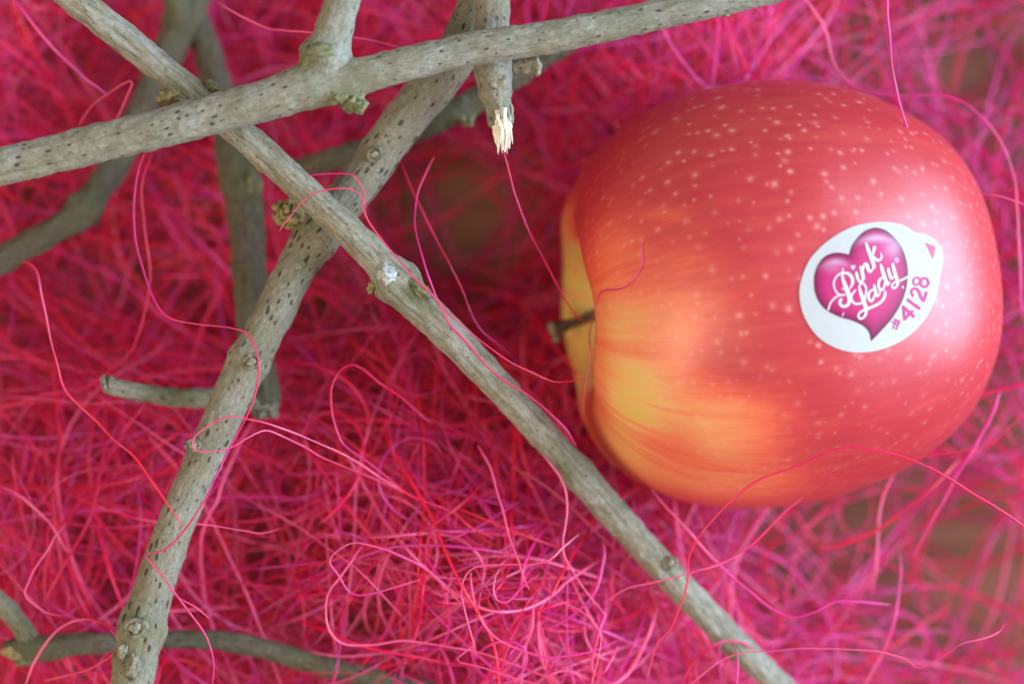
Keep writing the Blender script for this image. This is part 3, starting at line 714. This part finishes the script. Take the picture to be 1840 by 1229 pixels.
# ------------------------------------------------------------------ fibres
CRIM, RED, MAG, PINK, DEEP = np.array([.84, .008, .105]), np.array([.88, .016, .055]), np.array([.80, .038, .34]), np.array([.93, .16, .37]), np.array([.5, .004, .04])
def fibre_mesh(name, paths, rad, cols, sides):
    """paths: N x K x 3"""
    Pn = paths; N, Kk, _ = Pn.shape
    T = np.gradient(Pn, axis=1); T /= np.maximum(np.linalg.norm(T, axis=2), 1e-9)[..., None]
    S = np.cross(T, [0, 0, 1.0]); S /= np.maximum(np.linalg.norm(S, axis=2), 1e-6)[..., None]; U = np.cross(S, T)
    th = np.linspace(0, 2 * math.pi, sides, endpoint=False)
    R = rad[..., None, None]
    V = Pn[:, :, None] + R * (np.cos(th)[None, None, :, None] * U[:, :, None] * .5 + np.sin(th)[None, None, :, None] * S[:, :, None])
    ix = np.arange(N * Kk * sides).reshape(N, Kk, sides)
    F = np.stack([ix[:, :-1], ix[:, 1:], np.roll(ix[:, 1:], -1, 2), np.roll(ix[:, :-1], -1, 2)], -1).reshape(-1, 4)
    me = mesh_np(name, V.reshape(-1, 3), F)
    cc = np.broadcast_to(cols[:, None, None, :], (N, Kk, sides, 3)) if cols.ndim == 2 else np.broadcast_to(cols[:, :, None, :], (N, Kk, sides, 3))
    attr_col(me, 'tint', np.concatenate([cc, np.ones((N, Kk, sides, 1))], -1).reshape(-1, 4))
    return me

HPTS = [(0, 0, 36), (200, 60, 26), (330, 60, 22), (450, 60, 22), (400, 200, 26), (280, 160, 26), (750, 60, 32), (1080, 60, 36), (1300, 70, 34), (1550, 60, 22), (1800, 80, 16), (1840, 300, 22), (1840, 550, 24), (0, 300, 34), (200, 330, 28), (330, 420, 32), (440, 400, 28), (560, 230, 28),
        (800, 380, 13), (870, 470, 14), (950, 250, 22), (960, 430, 20), (100, 520, 30), (250, 500, 26), (0, 700, 42), (200, 700, 42), (560, 520, 30), (620, 640, 42), (750, 680, 42), (900, 640, 36), (600, 800, 48), (800, 800, 48), (950, 820, 44),
        (100, 850, 48), (300, 850, 48), (450, 980, 46), (100, 1000, 50), (0, 1200, 48), (150, 1229, 48), (400, 1100, 46), (650, 1000, 52), (850, 1000, 57), (950, 1080, 57), (700, 1180, 50), (1000, 1180, 54), (1100, 1000, 46), (1150, 1150, 44),
        (1250, 1200, 38), (1100, 860, 34), (1250, 940, 34), (1350, 1000, 34), (1450, 950, 24), (1500, 1080, 30), (1600, 930, 18), (1600, 1150, 26), (1750, 850, 24), (1750, 1000, 18), (1800, 1200, 26), (1400, 500, 10)]
HP = np.array(HPTS, float)
def Hm(x, y):
    w = np.exp(-((x[..., None] - HP[:, 0]) ** 2 + (y[..., None] - HP[:, 1]) ** 2) / (2 * 85.0 ** 2)) + 1e-9
    return ((w * HP[:, 2]).sum(-1) / w.sum(-1) * 1.2 - 12.5) * .001
GAPS = [(760, 390, 90, 60, 1), (870, 380, 90, 90, 1), (1540, 920, 110, 60, 1), (1740, 980, 110, 90, .95), (1760, 110, 100, 90, 1), (340, 480, 60, 50, .8), (560, 560, 50, 40, .7), (470, 1010, 60, 40, .7), (800, 345, 80, 55, 1), (840, 430, 110, 75, 1), (900, 490, 60, 60, .8), (690, 330, 40, 60, .8), (960, 330, 40, 70, .6), (270, 485, 55, 42, .9), (165, 500, 45, 35, .8), (420, 480, 26, 90, .5), (610, 500, 50, 35, .8), (655, 1110, 42, 40, .75),
        (430, 955, 50, 34, .6), (150, 110, 34, 20, .8), (1420, 965, 60, 50, .85), (1590, 890, 80, 50, .95), (1560, 980, 60, 60, .7), (1700, 960, 70, 70, .9), (1790, 920, 50, 90, .8), (1800, 760, 50, 50, .8), (1640, 1080, 60, 70, .7), (1790, 1090, 50, 70, .7),
        (1780, 100, 80, 70, .95), (1700, 60, 40, 40, .5), (1560, 20, 50, 35, .9), (1560, 120, 80, 40, .7), (1640, 160, 60, 40, .6), (1740, 260, 60, 50, .5), (1820, 330, 50, 60, .7), (960, 690, 40, 40, .3), (190, 1050, 45, 60, .5), (30, 360, 60, 40, .4)]
def gapv(x, y):
    g = np.zeros_like(x)
    for (a, b, sx, sy, m) in GAPS: g = np.maximum(g, m * np.exp(-((x - a) / sx) ** 2 - ((y - b) / sy) ** 2))
    return g

def gen(N, L0, L1, curl, loopy, fr0, fr1, box, keepgap=.96, Kk=40, flow=True, thick=(.00011, .00024)):
    x0 = rng.uniform(box[0], box[2], N); y0 = rng.uniform(box[1], box[3], N)
    fr = fr0 + (fr1 - fr0) * rng.random(N)
    z0 = Hm(x0, y0) * fr
    k = SC * (ZC - z0) / DIST
    cx, cy = (x0 - 920) * k, (614.5 - y0) * k
    L = rng.uniform(L0, L1, N) * .001; ds = L / (Kk - 1)
    th = rng.uniform(0, math.pi * 2, N)
    if flow:
        hz = (y0 > 520) & (y0 < 960) & (x0 < 1050) & (rng.random(N) < .6)
        th = np.where(hz, rng.normal(-.12, .38, N), th)
        dg = (y0 > 850) & (x0 < 500) & (rng.random(N) < .4); th = np.where(dg, rng.normal(-.95, .3, N), th)
        vt = (y0 < 260) & (x0 > 560) & (x0 < 1000) & (rng.random(N) < .5); th = np.where(vt, rng.normal(1.25, .4, N), th)
        ve = (x0 > 1300) & (rng.random(N) < .5); th = np.where(ve, rng.normal(1.1, .5, N), th)
    kap = np.zeros((N, Kk)); base = rng.normal(0, curl, N) ; lp = rng.random(N) < loopy
    base = np.where(lp, rng.choice([-1, 1], N) * rng.uniform(90, 230, N), base)
    e = np.zeros(N)
    for i in range(Kk):
        e = .86 * e + rng.normal(0, curl * .8, N); kap[:, i] = base + e
        kk_ = rng.random(N) < .022; kap[:, i] += np.where(kk_, rng.normal(0, .55, N) / ds, 0)      # kinks
    lpw = np.exp(-((np.arange(Kk)[None] / Kk - rng.uniform(.2, .8, N)[:, None]) / .3) ** 2); kap = np.where(lp[:, None], kap * lpw, kap)
    A = th[:, None] + np.cumsum(kap * ds[:, None], 1)
    X = np.cumsum(np.cos(A) * ds[:, None], 1); Y = np.cumsum(np.sin(A) * ds[:, None], 1)
    X += (cx - X[:, Kk // 2])[:, None]; Y += (cy - Y[:, Kk // 2])[:, None]
    Z = np.repeat(z0[:, None], Kk, 1)
    pxx, pyy = toPx(np.stack([X, Y, Z], -1))
    g = gapv(pxx, pyy); ok = rng.random(N) > keepgap * g.max(1)
    X, Y, pxx, pyy, fr, L, ds = X[ok], Y[ok], pxx[ok], pyy[ok], fr[ok], L[ok], ds[ok]; N = len(X)
    s = np.linspace(0, 1, Kk)[None]
    und = .0032 * np.sin(s * rng.uniform(3, 11, N)[:, None] + rng.uniform(0, 6.3, N)[:, None]) + .0018 * np.sin(s * rng.uniform(9, 24, N)[:, None] + rng.uniform(0, 6.3, N)[:, None])
    Z = np.clip(Hm(pxx, pyy) * fr[:, None] + und, .0006 + .0005 * rng.random((N, 1)), None)
    Pt = np.stack([X, Y, Z], -1)
    # stay outside the apple
    for _ in range(2):
        d = Pt - AC; a = d @ ea; b = d @ eb; c = d @ ec
        q = np.sqrt((a / .0392) ** 2 + (b / .0398) ** 2 + (c / .0398) ** 2); m = q < 1
        sc = np.where(m, 1 / np.maximum(q, .12), 1)
        Pt = AC + d * sc[..., None]
        Pt[..., 2] = np.maximum(Pt[..., 2], .0006)
    top = Pt[..., 2].max(1) < .062; keep = top | (rng.random(N) < .1)
    Pt = Pt[keep]; pm = pxx[keep].mean(1); N = len(Pt)
    r0 = rng.uniform(*thick, N); rad = r0[:, None] * (1 + .18 * rng.normal(0, 1, (N, Kk)) * .5) * np.clip(np.minimum(s, 1 - s) * 14 + .35, .35, 1)
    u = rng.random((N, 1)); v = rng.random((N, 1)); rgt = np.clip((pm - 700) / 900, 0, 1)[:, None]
    col = np.where(u < .50 - .2 * rgt, CRIM, np.where(u < .68 - .25 * rgt, RED, np.where(u < .90, MAG, PINK)))  # more magenta to the right: cool light sheen put into the tint
    pink_z = np.clip((pyy[keep].mean(1) - 820) / 150, 0, 1) * np.clip((pm - 420) / 150, 0, 1) * (Pt[..., 2].mean(1) > .030)
    col = np.where(rng.random((N, 1)) < .55 * pink_z[:, None], np.where(u < .5, MAG, PINK), col)
    col = col * (.80 + .4 * v) + .06 * (rng.random((N, 1)) < .25) * DEEP
    return Pt, rad, col
TK = (.00012, .00029)
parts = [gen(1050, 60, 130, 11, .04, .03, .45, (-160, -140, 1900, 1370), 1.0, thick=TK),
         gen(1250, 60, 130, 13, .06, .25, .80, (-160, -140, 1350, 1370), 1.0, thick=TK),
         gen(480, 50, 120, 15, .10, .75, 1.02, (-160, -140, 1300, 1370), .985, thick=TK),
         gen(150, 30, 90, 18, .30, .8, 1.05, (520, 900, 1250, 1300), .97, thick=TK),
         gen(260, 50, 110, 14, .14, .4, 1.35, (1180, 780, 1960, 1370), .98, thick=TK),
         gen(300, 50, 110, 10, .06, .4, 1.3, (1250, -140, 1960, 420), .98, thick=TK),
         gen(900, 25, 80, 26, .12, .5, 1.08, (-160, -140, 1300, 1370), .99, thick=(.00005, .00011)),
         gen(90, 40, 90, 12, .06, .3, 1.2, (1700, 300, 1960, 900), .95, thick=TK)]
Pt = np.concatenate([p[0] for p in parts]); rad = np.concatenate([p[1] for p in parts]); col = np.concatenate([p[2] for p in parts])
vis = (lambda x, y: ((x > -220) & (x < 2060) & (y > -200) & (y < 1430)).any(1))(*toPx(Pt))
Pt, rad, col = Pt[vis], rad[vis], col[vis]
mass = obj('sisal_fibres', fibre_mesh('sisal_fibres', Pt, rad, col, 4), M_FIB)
tag(mass, 'tangled mass of crimson and pink dyed sisal fibres covering the table', 'fibres', kind='stuff')
print('fibres', len(Pt))

# single strands one can follow
G = 'loose fibres one can follow'
STR = []
def strand(label, pts, w=5.0, c0=CRIM, c1=None, apple_touch=False):
    c1 = c0 if c1 is None else c1
    p = np.array([(*P(x, y, z * .001),) for (x, y, z) in pts])
    c, s = catmull(p, .0009)
    if apple_touch:
        for q in c:
            h = bvh.ray_cast(EYE, (Vector(q[:3]) - EYE).normalized())
            if h[0] is not None and q[2] < h[0].z + .0004:
                z = h[0].z + .0004; q[:] = (EYE + (h[0] - EYE) * ((ZC - z) / (ZC - h[0].z)))
    n = len(c); t = np.linspace(0, 1, n)
    c[1:-1, :2] += .00016 * np.stack([vnoise(s * 230, 0 * s, 0 * s, len(STR) + 7), vnoise(s * 230, 0 * s + 9, 0 * s, len(STR) + 8)], 1)[1:-1]
    r = w * .31 * SC * (1 + .32 * vnoise(s * 160, 0 * t, 0 * t, len(STR))) * np.clip(np.minimum(t, 1 - t) * n / 5 + .45, .45, 1)
    mixv = np.clip(.5 + .9 * vnoise(t * (s[-1] / .012), 0 * t, 0 * t + 3, len(STR) + 50), 0, 1)[:, None]
    cols = c0 * (1 - mixv) + c1 * mixv
    me = fibre_mesh('sisal_strand', c[None], r[None], cols[None], 7)
    o = obj('sisal_strand', me, M_FIB); tag(o, label, 'fibre', G); STR.append(o); return o

strand('straight magenta strand from the white splintered tip down to the apple stem', [(902, 262, 62), (920, 330, 61), (945, 400, 59), (975, 460, 57), (1005, 520, 55), (1035, 566, 52), (1056, 582, 50)], 5, MAG, CRIM)
strand('long strand hanging at the left and curling down over the thick speckled twig', [(268, 262, 58), (248, 305, 57), (239, 365, 57), (243, 425, 57), (260, 495, 58), (292, 562, 60), (345, 582, 62), (415, 590, 64), (446, 600, 64.5), (462, 640, 65), (463, 690, 65), (442, 750, 66), (412, 808, 66), (382, 868, 66.5), (340, 940, 67), (300, 984, 67), (258, 996, 67)], 5, CRIM, MAG)
strand('strand bent sharply at the edge of the speckled twig and running to the bottom edge', [(258, 997, 67), (276, 1018, 67), (300, 1044, 67), (330, 1085, 66), (362, 1130, 65), (380, 1170, 64), (385, 1205, 63), (382, 1240, 62)], 5, RED, MAG)
strand('soft pink strand beside the long hanging one at the left', [(276, 270, 52), (256, 330, 51), (258, 400, 50), (269, 480, 49), (264, 545, 48), (248, 605, 47), (228, 640, 47), (180, 678, 48), (140, 702, 48)], 5.5, CRIM)
strand('strand forming a flat loop over the middle of the speckled twig', [(720, 880, 54), (678, 854, 56), (628, 823, 58), (588, 803, 60), (542, 783, 62), (487, 762, 65), (441, 752, 66), (413, 747, 66.5), (383, 759, 66.5), (352, 782, 66), (345, 799, 66), (356, 810, 66), (388, 812, 66), (416, 804, 66), (444, 787, 65.5), (474, 774, 64), (502, 782, 62), (552, 807, 60), (577, 822, 59), (628, 842, 57), (690, 866, 55), (740, 890, 53)], 5, CRIM, PINK)
strand('thick magenta strand arching in a wide hook left of the apple', [(775, 760, 52), (729, 721, 54), (691, 694, 55), (655, 664, 56), (630, 656, 57), (609, 668, 57), (596, 694, 57.5), (594, 724, 57.5), (600, 757, 57.5), (613, 792, 57), (634, 812, 57), (667, 836, 56.5), (709, 868, 56), (742, 891, 56), (790, 910, 56), (820, 924, 57), (846, 946, 58), (890, 968, 58)], 6.5, MAG, CRIM)
strand('magenta strand dropping from the top edge onto the upper right of the apple', [(1593, -20, 62), (1597, 60, 62), (1603, 120, 62), (1614, 180, 61), (1630, 228, 59), (1655, 270, 56), (1684, 306, 52)], 6.5, MAG)
strand('blurred pink strand swinging round the upper right of the apple', [(1440, -10, 44), (1480, 50, 44), (1497, 110, 44), (1530, 152, 45), (1600, 172, 46), (1698, 175, 46), (1758, 203, 46), (1800, 258, 46), (1824, 330, 46), (1830, 400, 45), (1833, 500, 44), (1838, 580, 42)], 7, PINK, MAG)
strand('long pink strand bowed across the lower right of the apple to the right edge', [(1860, 962, 66), (1790, 912, 67), (1700, 856, 68), (1622, 820, 69), (1562, 806, 70), (1510, 806, 70), (1440, 835, 69), (1355, 868, 67), (1300, 916, 65), (1255, 965, 63), (1239, 1000, 62), (1238, 1030, 61), (1222, 1090, 60), (1206, 1128, 59), (1184, 1152, 58), (1170, 1190, 57), (1158, 1235, 56)], 5.5, CRIM, MAG, True)
strand('short fine strand curled on the skin of the apple above the stem', [(1154, 434, 50), (1151, 481, 50), (1134, 509, 50), (1113, 521, 50), (1084, 523, 50), (1075, 534, 50), (1066, 570, 50), (1059, 611, 54), (1062, 640, 55), (1053, 687, 54), (1048, 748, 52)], 4, PINK, MAG, True)
strand('red strand with a bent start running along the silvery twig towards the apple', [(552, 317, 67), (580, 312, 67), (630, 313, 67), (646, 330, 67), (655, 352, 67), (650, 368, 67), (662, 396, 67), (682, 424, 67), (730, 485, 67.5), (760, 514, 67.5), (800, 556, 67), (850, 600, 66), (900, 640, 65), (960, 672, 63), (1000, 688, 61), (1040, 683, 60), (1056, 680, 60)], 4.5, RED, MAG)
strand('magenta strand crossing the silvery twig right of its green knot', [(780, 284, 54), (756, 326, 56), (747, 368, 58), (745, 405, 61), (752, 440, 64), (764, 480, 66), (776, 512, 66.5), (790, 546, 66.5), (808, 580, 66), (830, 606, 65.5), (860, 640, 64.5), (900, 680, 63), (960, 718, 61), (1012, 764, 59), (1035, 800, 57)], 6, CRIM, MAG)
strand('pink strand slanting over the bare brown gap beside the silvery twig', [(718, 288, 50), (735, 332, 52), (760, 380, 54), (785, 430, 55), (810, 482, 56), (840, 545, 56), (856, 580, 55), (872, 600, 54), (920, 640, 52)], 7, CRIM, MAG)
strand('thin red strand arching over the silvery twig above the yellow lichen bud', [(502, 416, 66), (519, 392, 67), (544, 362, 68), (568, 346, 68.5), (610, 338, 68), (636, 344, 67), (652, 360, 67), (658, 385, 66.5)], 3.5, RED, PINK)
strand('red strand passing behind the forked shoot at the top', [(394, 6, 54), (430, 28, 55), (478, 50, 56), (505, 55, 57), (560, 60, 58), (625, 66, 58), (680, 76, 57), (735, 92, 55)], 5, RED, PINK)
strand('long red strand slanting down the left side to the speckled twig', [(40, 470, 54), (58, 478, 56), (70, 503, 58), (80, 560, 59), (95, 630, 60), (116, 697, 61), (150, 735, 62), (200, 785, 63), (240, 820, 64), (270, 860, 65), (298, 902, 66), (318, 928, 66.5), (328, 948, 66.5)], 5.5, RED, PINK)
strand('pink strand hooked into a narrow loop at the bottom left', [(120, 940, 54), (98, 965, 56), (88, 985, 57), (64, 1020, 58), (52, 1048, 58), (45, 1066, 58), (54, 1080, 58), (80, 1098, 57), (114, 1106, 56)], 5, PINK, RED)
strand('thick pink strand looping over the thin brown twig at the bottom left corner', [(42, 1240, 56), (60, 1192, 57), (92, 1142, 58), (120, 1120, 58), (150, 1111, 58.5), (184, 1117, 58.5), (204, 1134, 58), (212, 1155, 58), (204, 1176, 57.5), (182, 1191, 57), (150, 1204, 56), (80, 1222, 55)], 7, CRIM, PINK)
strand('magenta strand entering at the left edge below the middle', [(-10, 868, 50), (40, 895, 52), (80, 930, 53), (102, 958, 54), (120, 990, 53)], 7, MAG, PINK)
strand('thin kinked strand running along the bottom right edge', [(1238, 1232, 56), (1280, 1196, 58), (1322, 1175, 60), (1400, 1167, 61), (1480, 1165, 61), (1560, 1170, 61), (1618, 1178, 61), (1638, 1192, 61), (1652, 1200, 61), (1700, 1176, 60), (1728, 1157, 60), (1770, 1146, 59), (1798, 1134, 58), (1808, 1118, 58)], 4.2, CRIM, PINK)
strand('short magenta strand standing at the bottom edge over the silvery twig', [(1321, 1154, 58), (1325, 1182, 60), (1325, 1210, 60), (1323, 1240, 60)], 5, MAG)
strand('strand looped leftwards in the bright tangle at bottom centre', [(830, 1085, 56), (770, 1026, 58), (705, 992, 60), (657, 979, 61), (632, 976, 61), (607, 988, 61), (593, 1009, 61), (610, 1036, 61), (628, 1065, 60.5), (664, 1069, 60), (715, 1052, 59), (756, 1041, 58)], 5.5, MAG, PINK)
strand('strand bending round the dark hollow at bottom centre left', [(652, 980, 58), (617, 1029, 59), (590, 1064, 59), (584, 1100, 59), (593, 1133, 58.5), (617, 1156, 58), (664, 1158, 57), (725, 1152, 57), (782, 1157, 57), (866, 1175, 57), (930, 1196, 57), (1010, 1225, 56)], 6, CRIM, PINK)
strand('straight pink strand dropping into the tangle at bottom centre', [(858, 800, 54), (883, 847, 56), (900, 904, 58), (917, 968, 59.5), (934, 1015, 60.5), (952, 1060, 60)], 6.5, CRIM, PINK)
strand('wavy pink strand left of the silvery twig below the apple', [(976, 816, 56), (1010, 864, 57), (1020, 908, 57), (1012, 980, 58), (1021, 1015, 58), (1053, 1063, 57), (1090, 1110, 56)], 5.5, CRIM, PINK)
strand('strand arching over the bright tangle at bottom centre', [(1040, 960, 58), (1012, 984, 60), (990, 1003, 61.5), (951, 1014, 62), (890, 1015, 62), (847, 1022, 62), (831, 1052, 61.5), (836, 1100, 61), (850, 1153, 60), (856, 1180, 59)], 5, PINK, RED)
strand('magenta strand sweeping right along the bottom of the bright tangle', [(846, 1028, 59), (850, 1073, 60), (870, 1123, 60.5), (917, 1160, 60.5), (984, 1180, 60), (1054, 1173, 59), (1110, 1150, 57)], 6, MAG, PINK)
strand('small angular hook of magenta fibre in the bright tangle', [(896, 1022, 61), (888, 1056, 61.5), (894, 1079, 61.5), (912, 1081, 61.5), (934, 1057, 61), (970, 1030, 60)], 6, MAG, PINK)
strand('pink strand running off the bottom edge right of centre', [(850, 1160, 60), (824, 1180, 61), (822, 1188, 61), (866, 1200, 61), (917, 1216, 61), (980, 1232, 60)], 5, PINK, CRIM)
strand('hair thin shining strand at the bottom edge near the silvery twig', [(1012, 1080, 64), (1045, 1099, 65), (1070, 1122, 66), (1079, 1146, 66), (1070, 1200, 66), (1062, 1238, 66)], 2.8, np.array([.85, .35, .25]), PINK)
strand('thick folded magenta strand at the bottom edge near the silvery twig', [(1088, 1100, 55), (1074, 1135, 56), (1063, 1190, 56), (1067, 1209, 56), (1084, 1207, 56), (1096, 1185, 55), (1110, 1160, 54)], 8.5, MAG, RED)
strand('thick magenta strand curving left of the silvery twig near the bottom', [(1084, 975, 52), (1085, 1010, 53), (1069, 1063, 54), (1035, 1100, 54.5), (985, 1130, 54), (955, 1118, 53), (930, 1090, 52)], 9, MAG)
strand('strong pink strand swooping below the apple and levelling off to the right', [(1170, 880, 52), (1200, 915, 53), (1238, 955, 54), (1284, 1006, 54), (1346, 1062, 54), (1383, 1091, 54), (1426, 1109, 54), (1463, 1098, 54), (1500, 1081, 53), (1540, 1081, 52), (1600, 1086, 50)], 7.5, PINK, MAG)
strand('red strand rising to the right below the apple', [(1466, 984, 42), (1503, 981, 43), (1573, 952, 43), (1638, 908, 43), (1684, 868, 42), (1720, 830, 40)], 8, RED)
strand('violet pink strand standing upright over the brown table at lower right', [(1616, 994, 42), (1619, 1036, 43), (1605, 1116, 43), (1584, 1175, 42), (1548, 1240, 40)], 9, MAG, PINK)
strand('rosy strand falling from the lower right of the apple', [(1610, 846, 40), (1584, 901, 40), (1574, 999, 39), (1568, 1075, 38)], 7, CRIM, PINK)
strand('strand crossing over the silvery twig below the apple', [(1442, 892, 56), (1405, 926, 57), (1353, 977, 58), (1300, 1010, 58.5), (1246, 1026, 59), (1180, 1046, 59), (1126, 1058, 58), (1086, 1082, 57)], 5.5, PINK, CRIM)
strand('red strand leaving the apple at the right edge', [(1860, 685, 48), (1800, 700, 48), (1745, 716, 48), (1690, 724, 46)], 7, RED, CRIM)
strand('thin red strand kinked beside the lower right of the apple', [(1860, 720, 54), (1790, 790, 55), (1770, 802, 55), (1690, 815, 56), (1610, 828, 56)], 4, RED)
strand('thick violet strand slanting down from the right side of the apple', [(1798, 700, 46), (1770, 770, 46), (1728, 840, 46), (1690, 910, 44), (1640, 1000, 40)], 10, MAG)
strand('violet pink strand slanting in from the top left corner', [(5, -30, 50), (40, 20, 52), (80, 72, 52), (118, 108, 51), (150, 140, 50), (192, 172, 48)], 8, MAG, PINK)
strand('red and pink strand folded to a point above the long grey twig', [(142, 226, 48), (160, 200, 50), (184, 175, 52), (236, 146, 54), (228, 176, 53), (208, 220, 50)], 6, RED, PINK)
strand('short pale strand end right of the speckled twig at the bottom', [(300, 1046, 67), (318, 1072, 66), (350, 1090, 66), (375, 1110, 65)], 4, PINK, MAG)
strand('short pink strand end pointing right beside the speckled twig', [(340, 940, 62), (380, 944, 61), (440, 953, 60), (470, 957, 60), (500, 950, 60)], 4.5, PINK)
strand('thin strand rising from the top left of the apple to the right edge', [(1760, 348, 56), (1800, 354, 57), (1850, 372, 57)], 5, PINK)
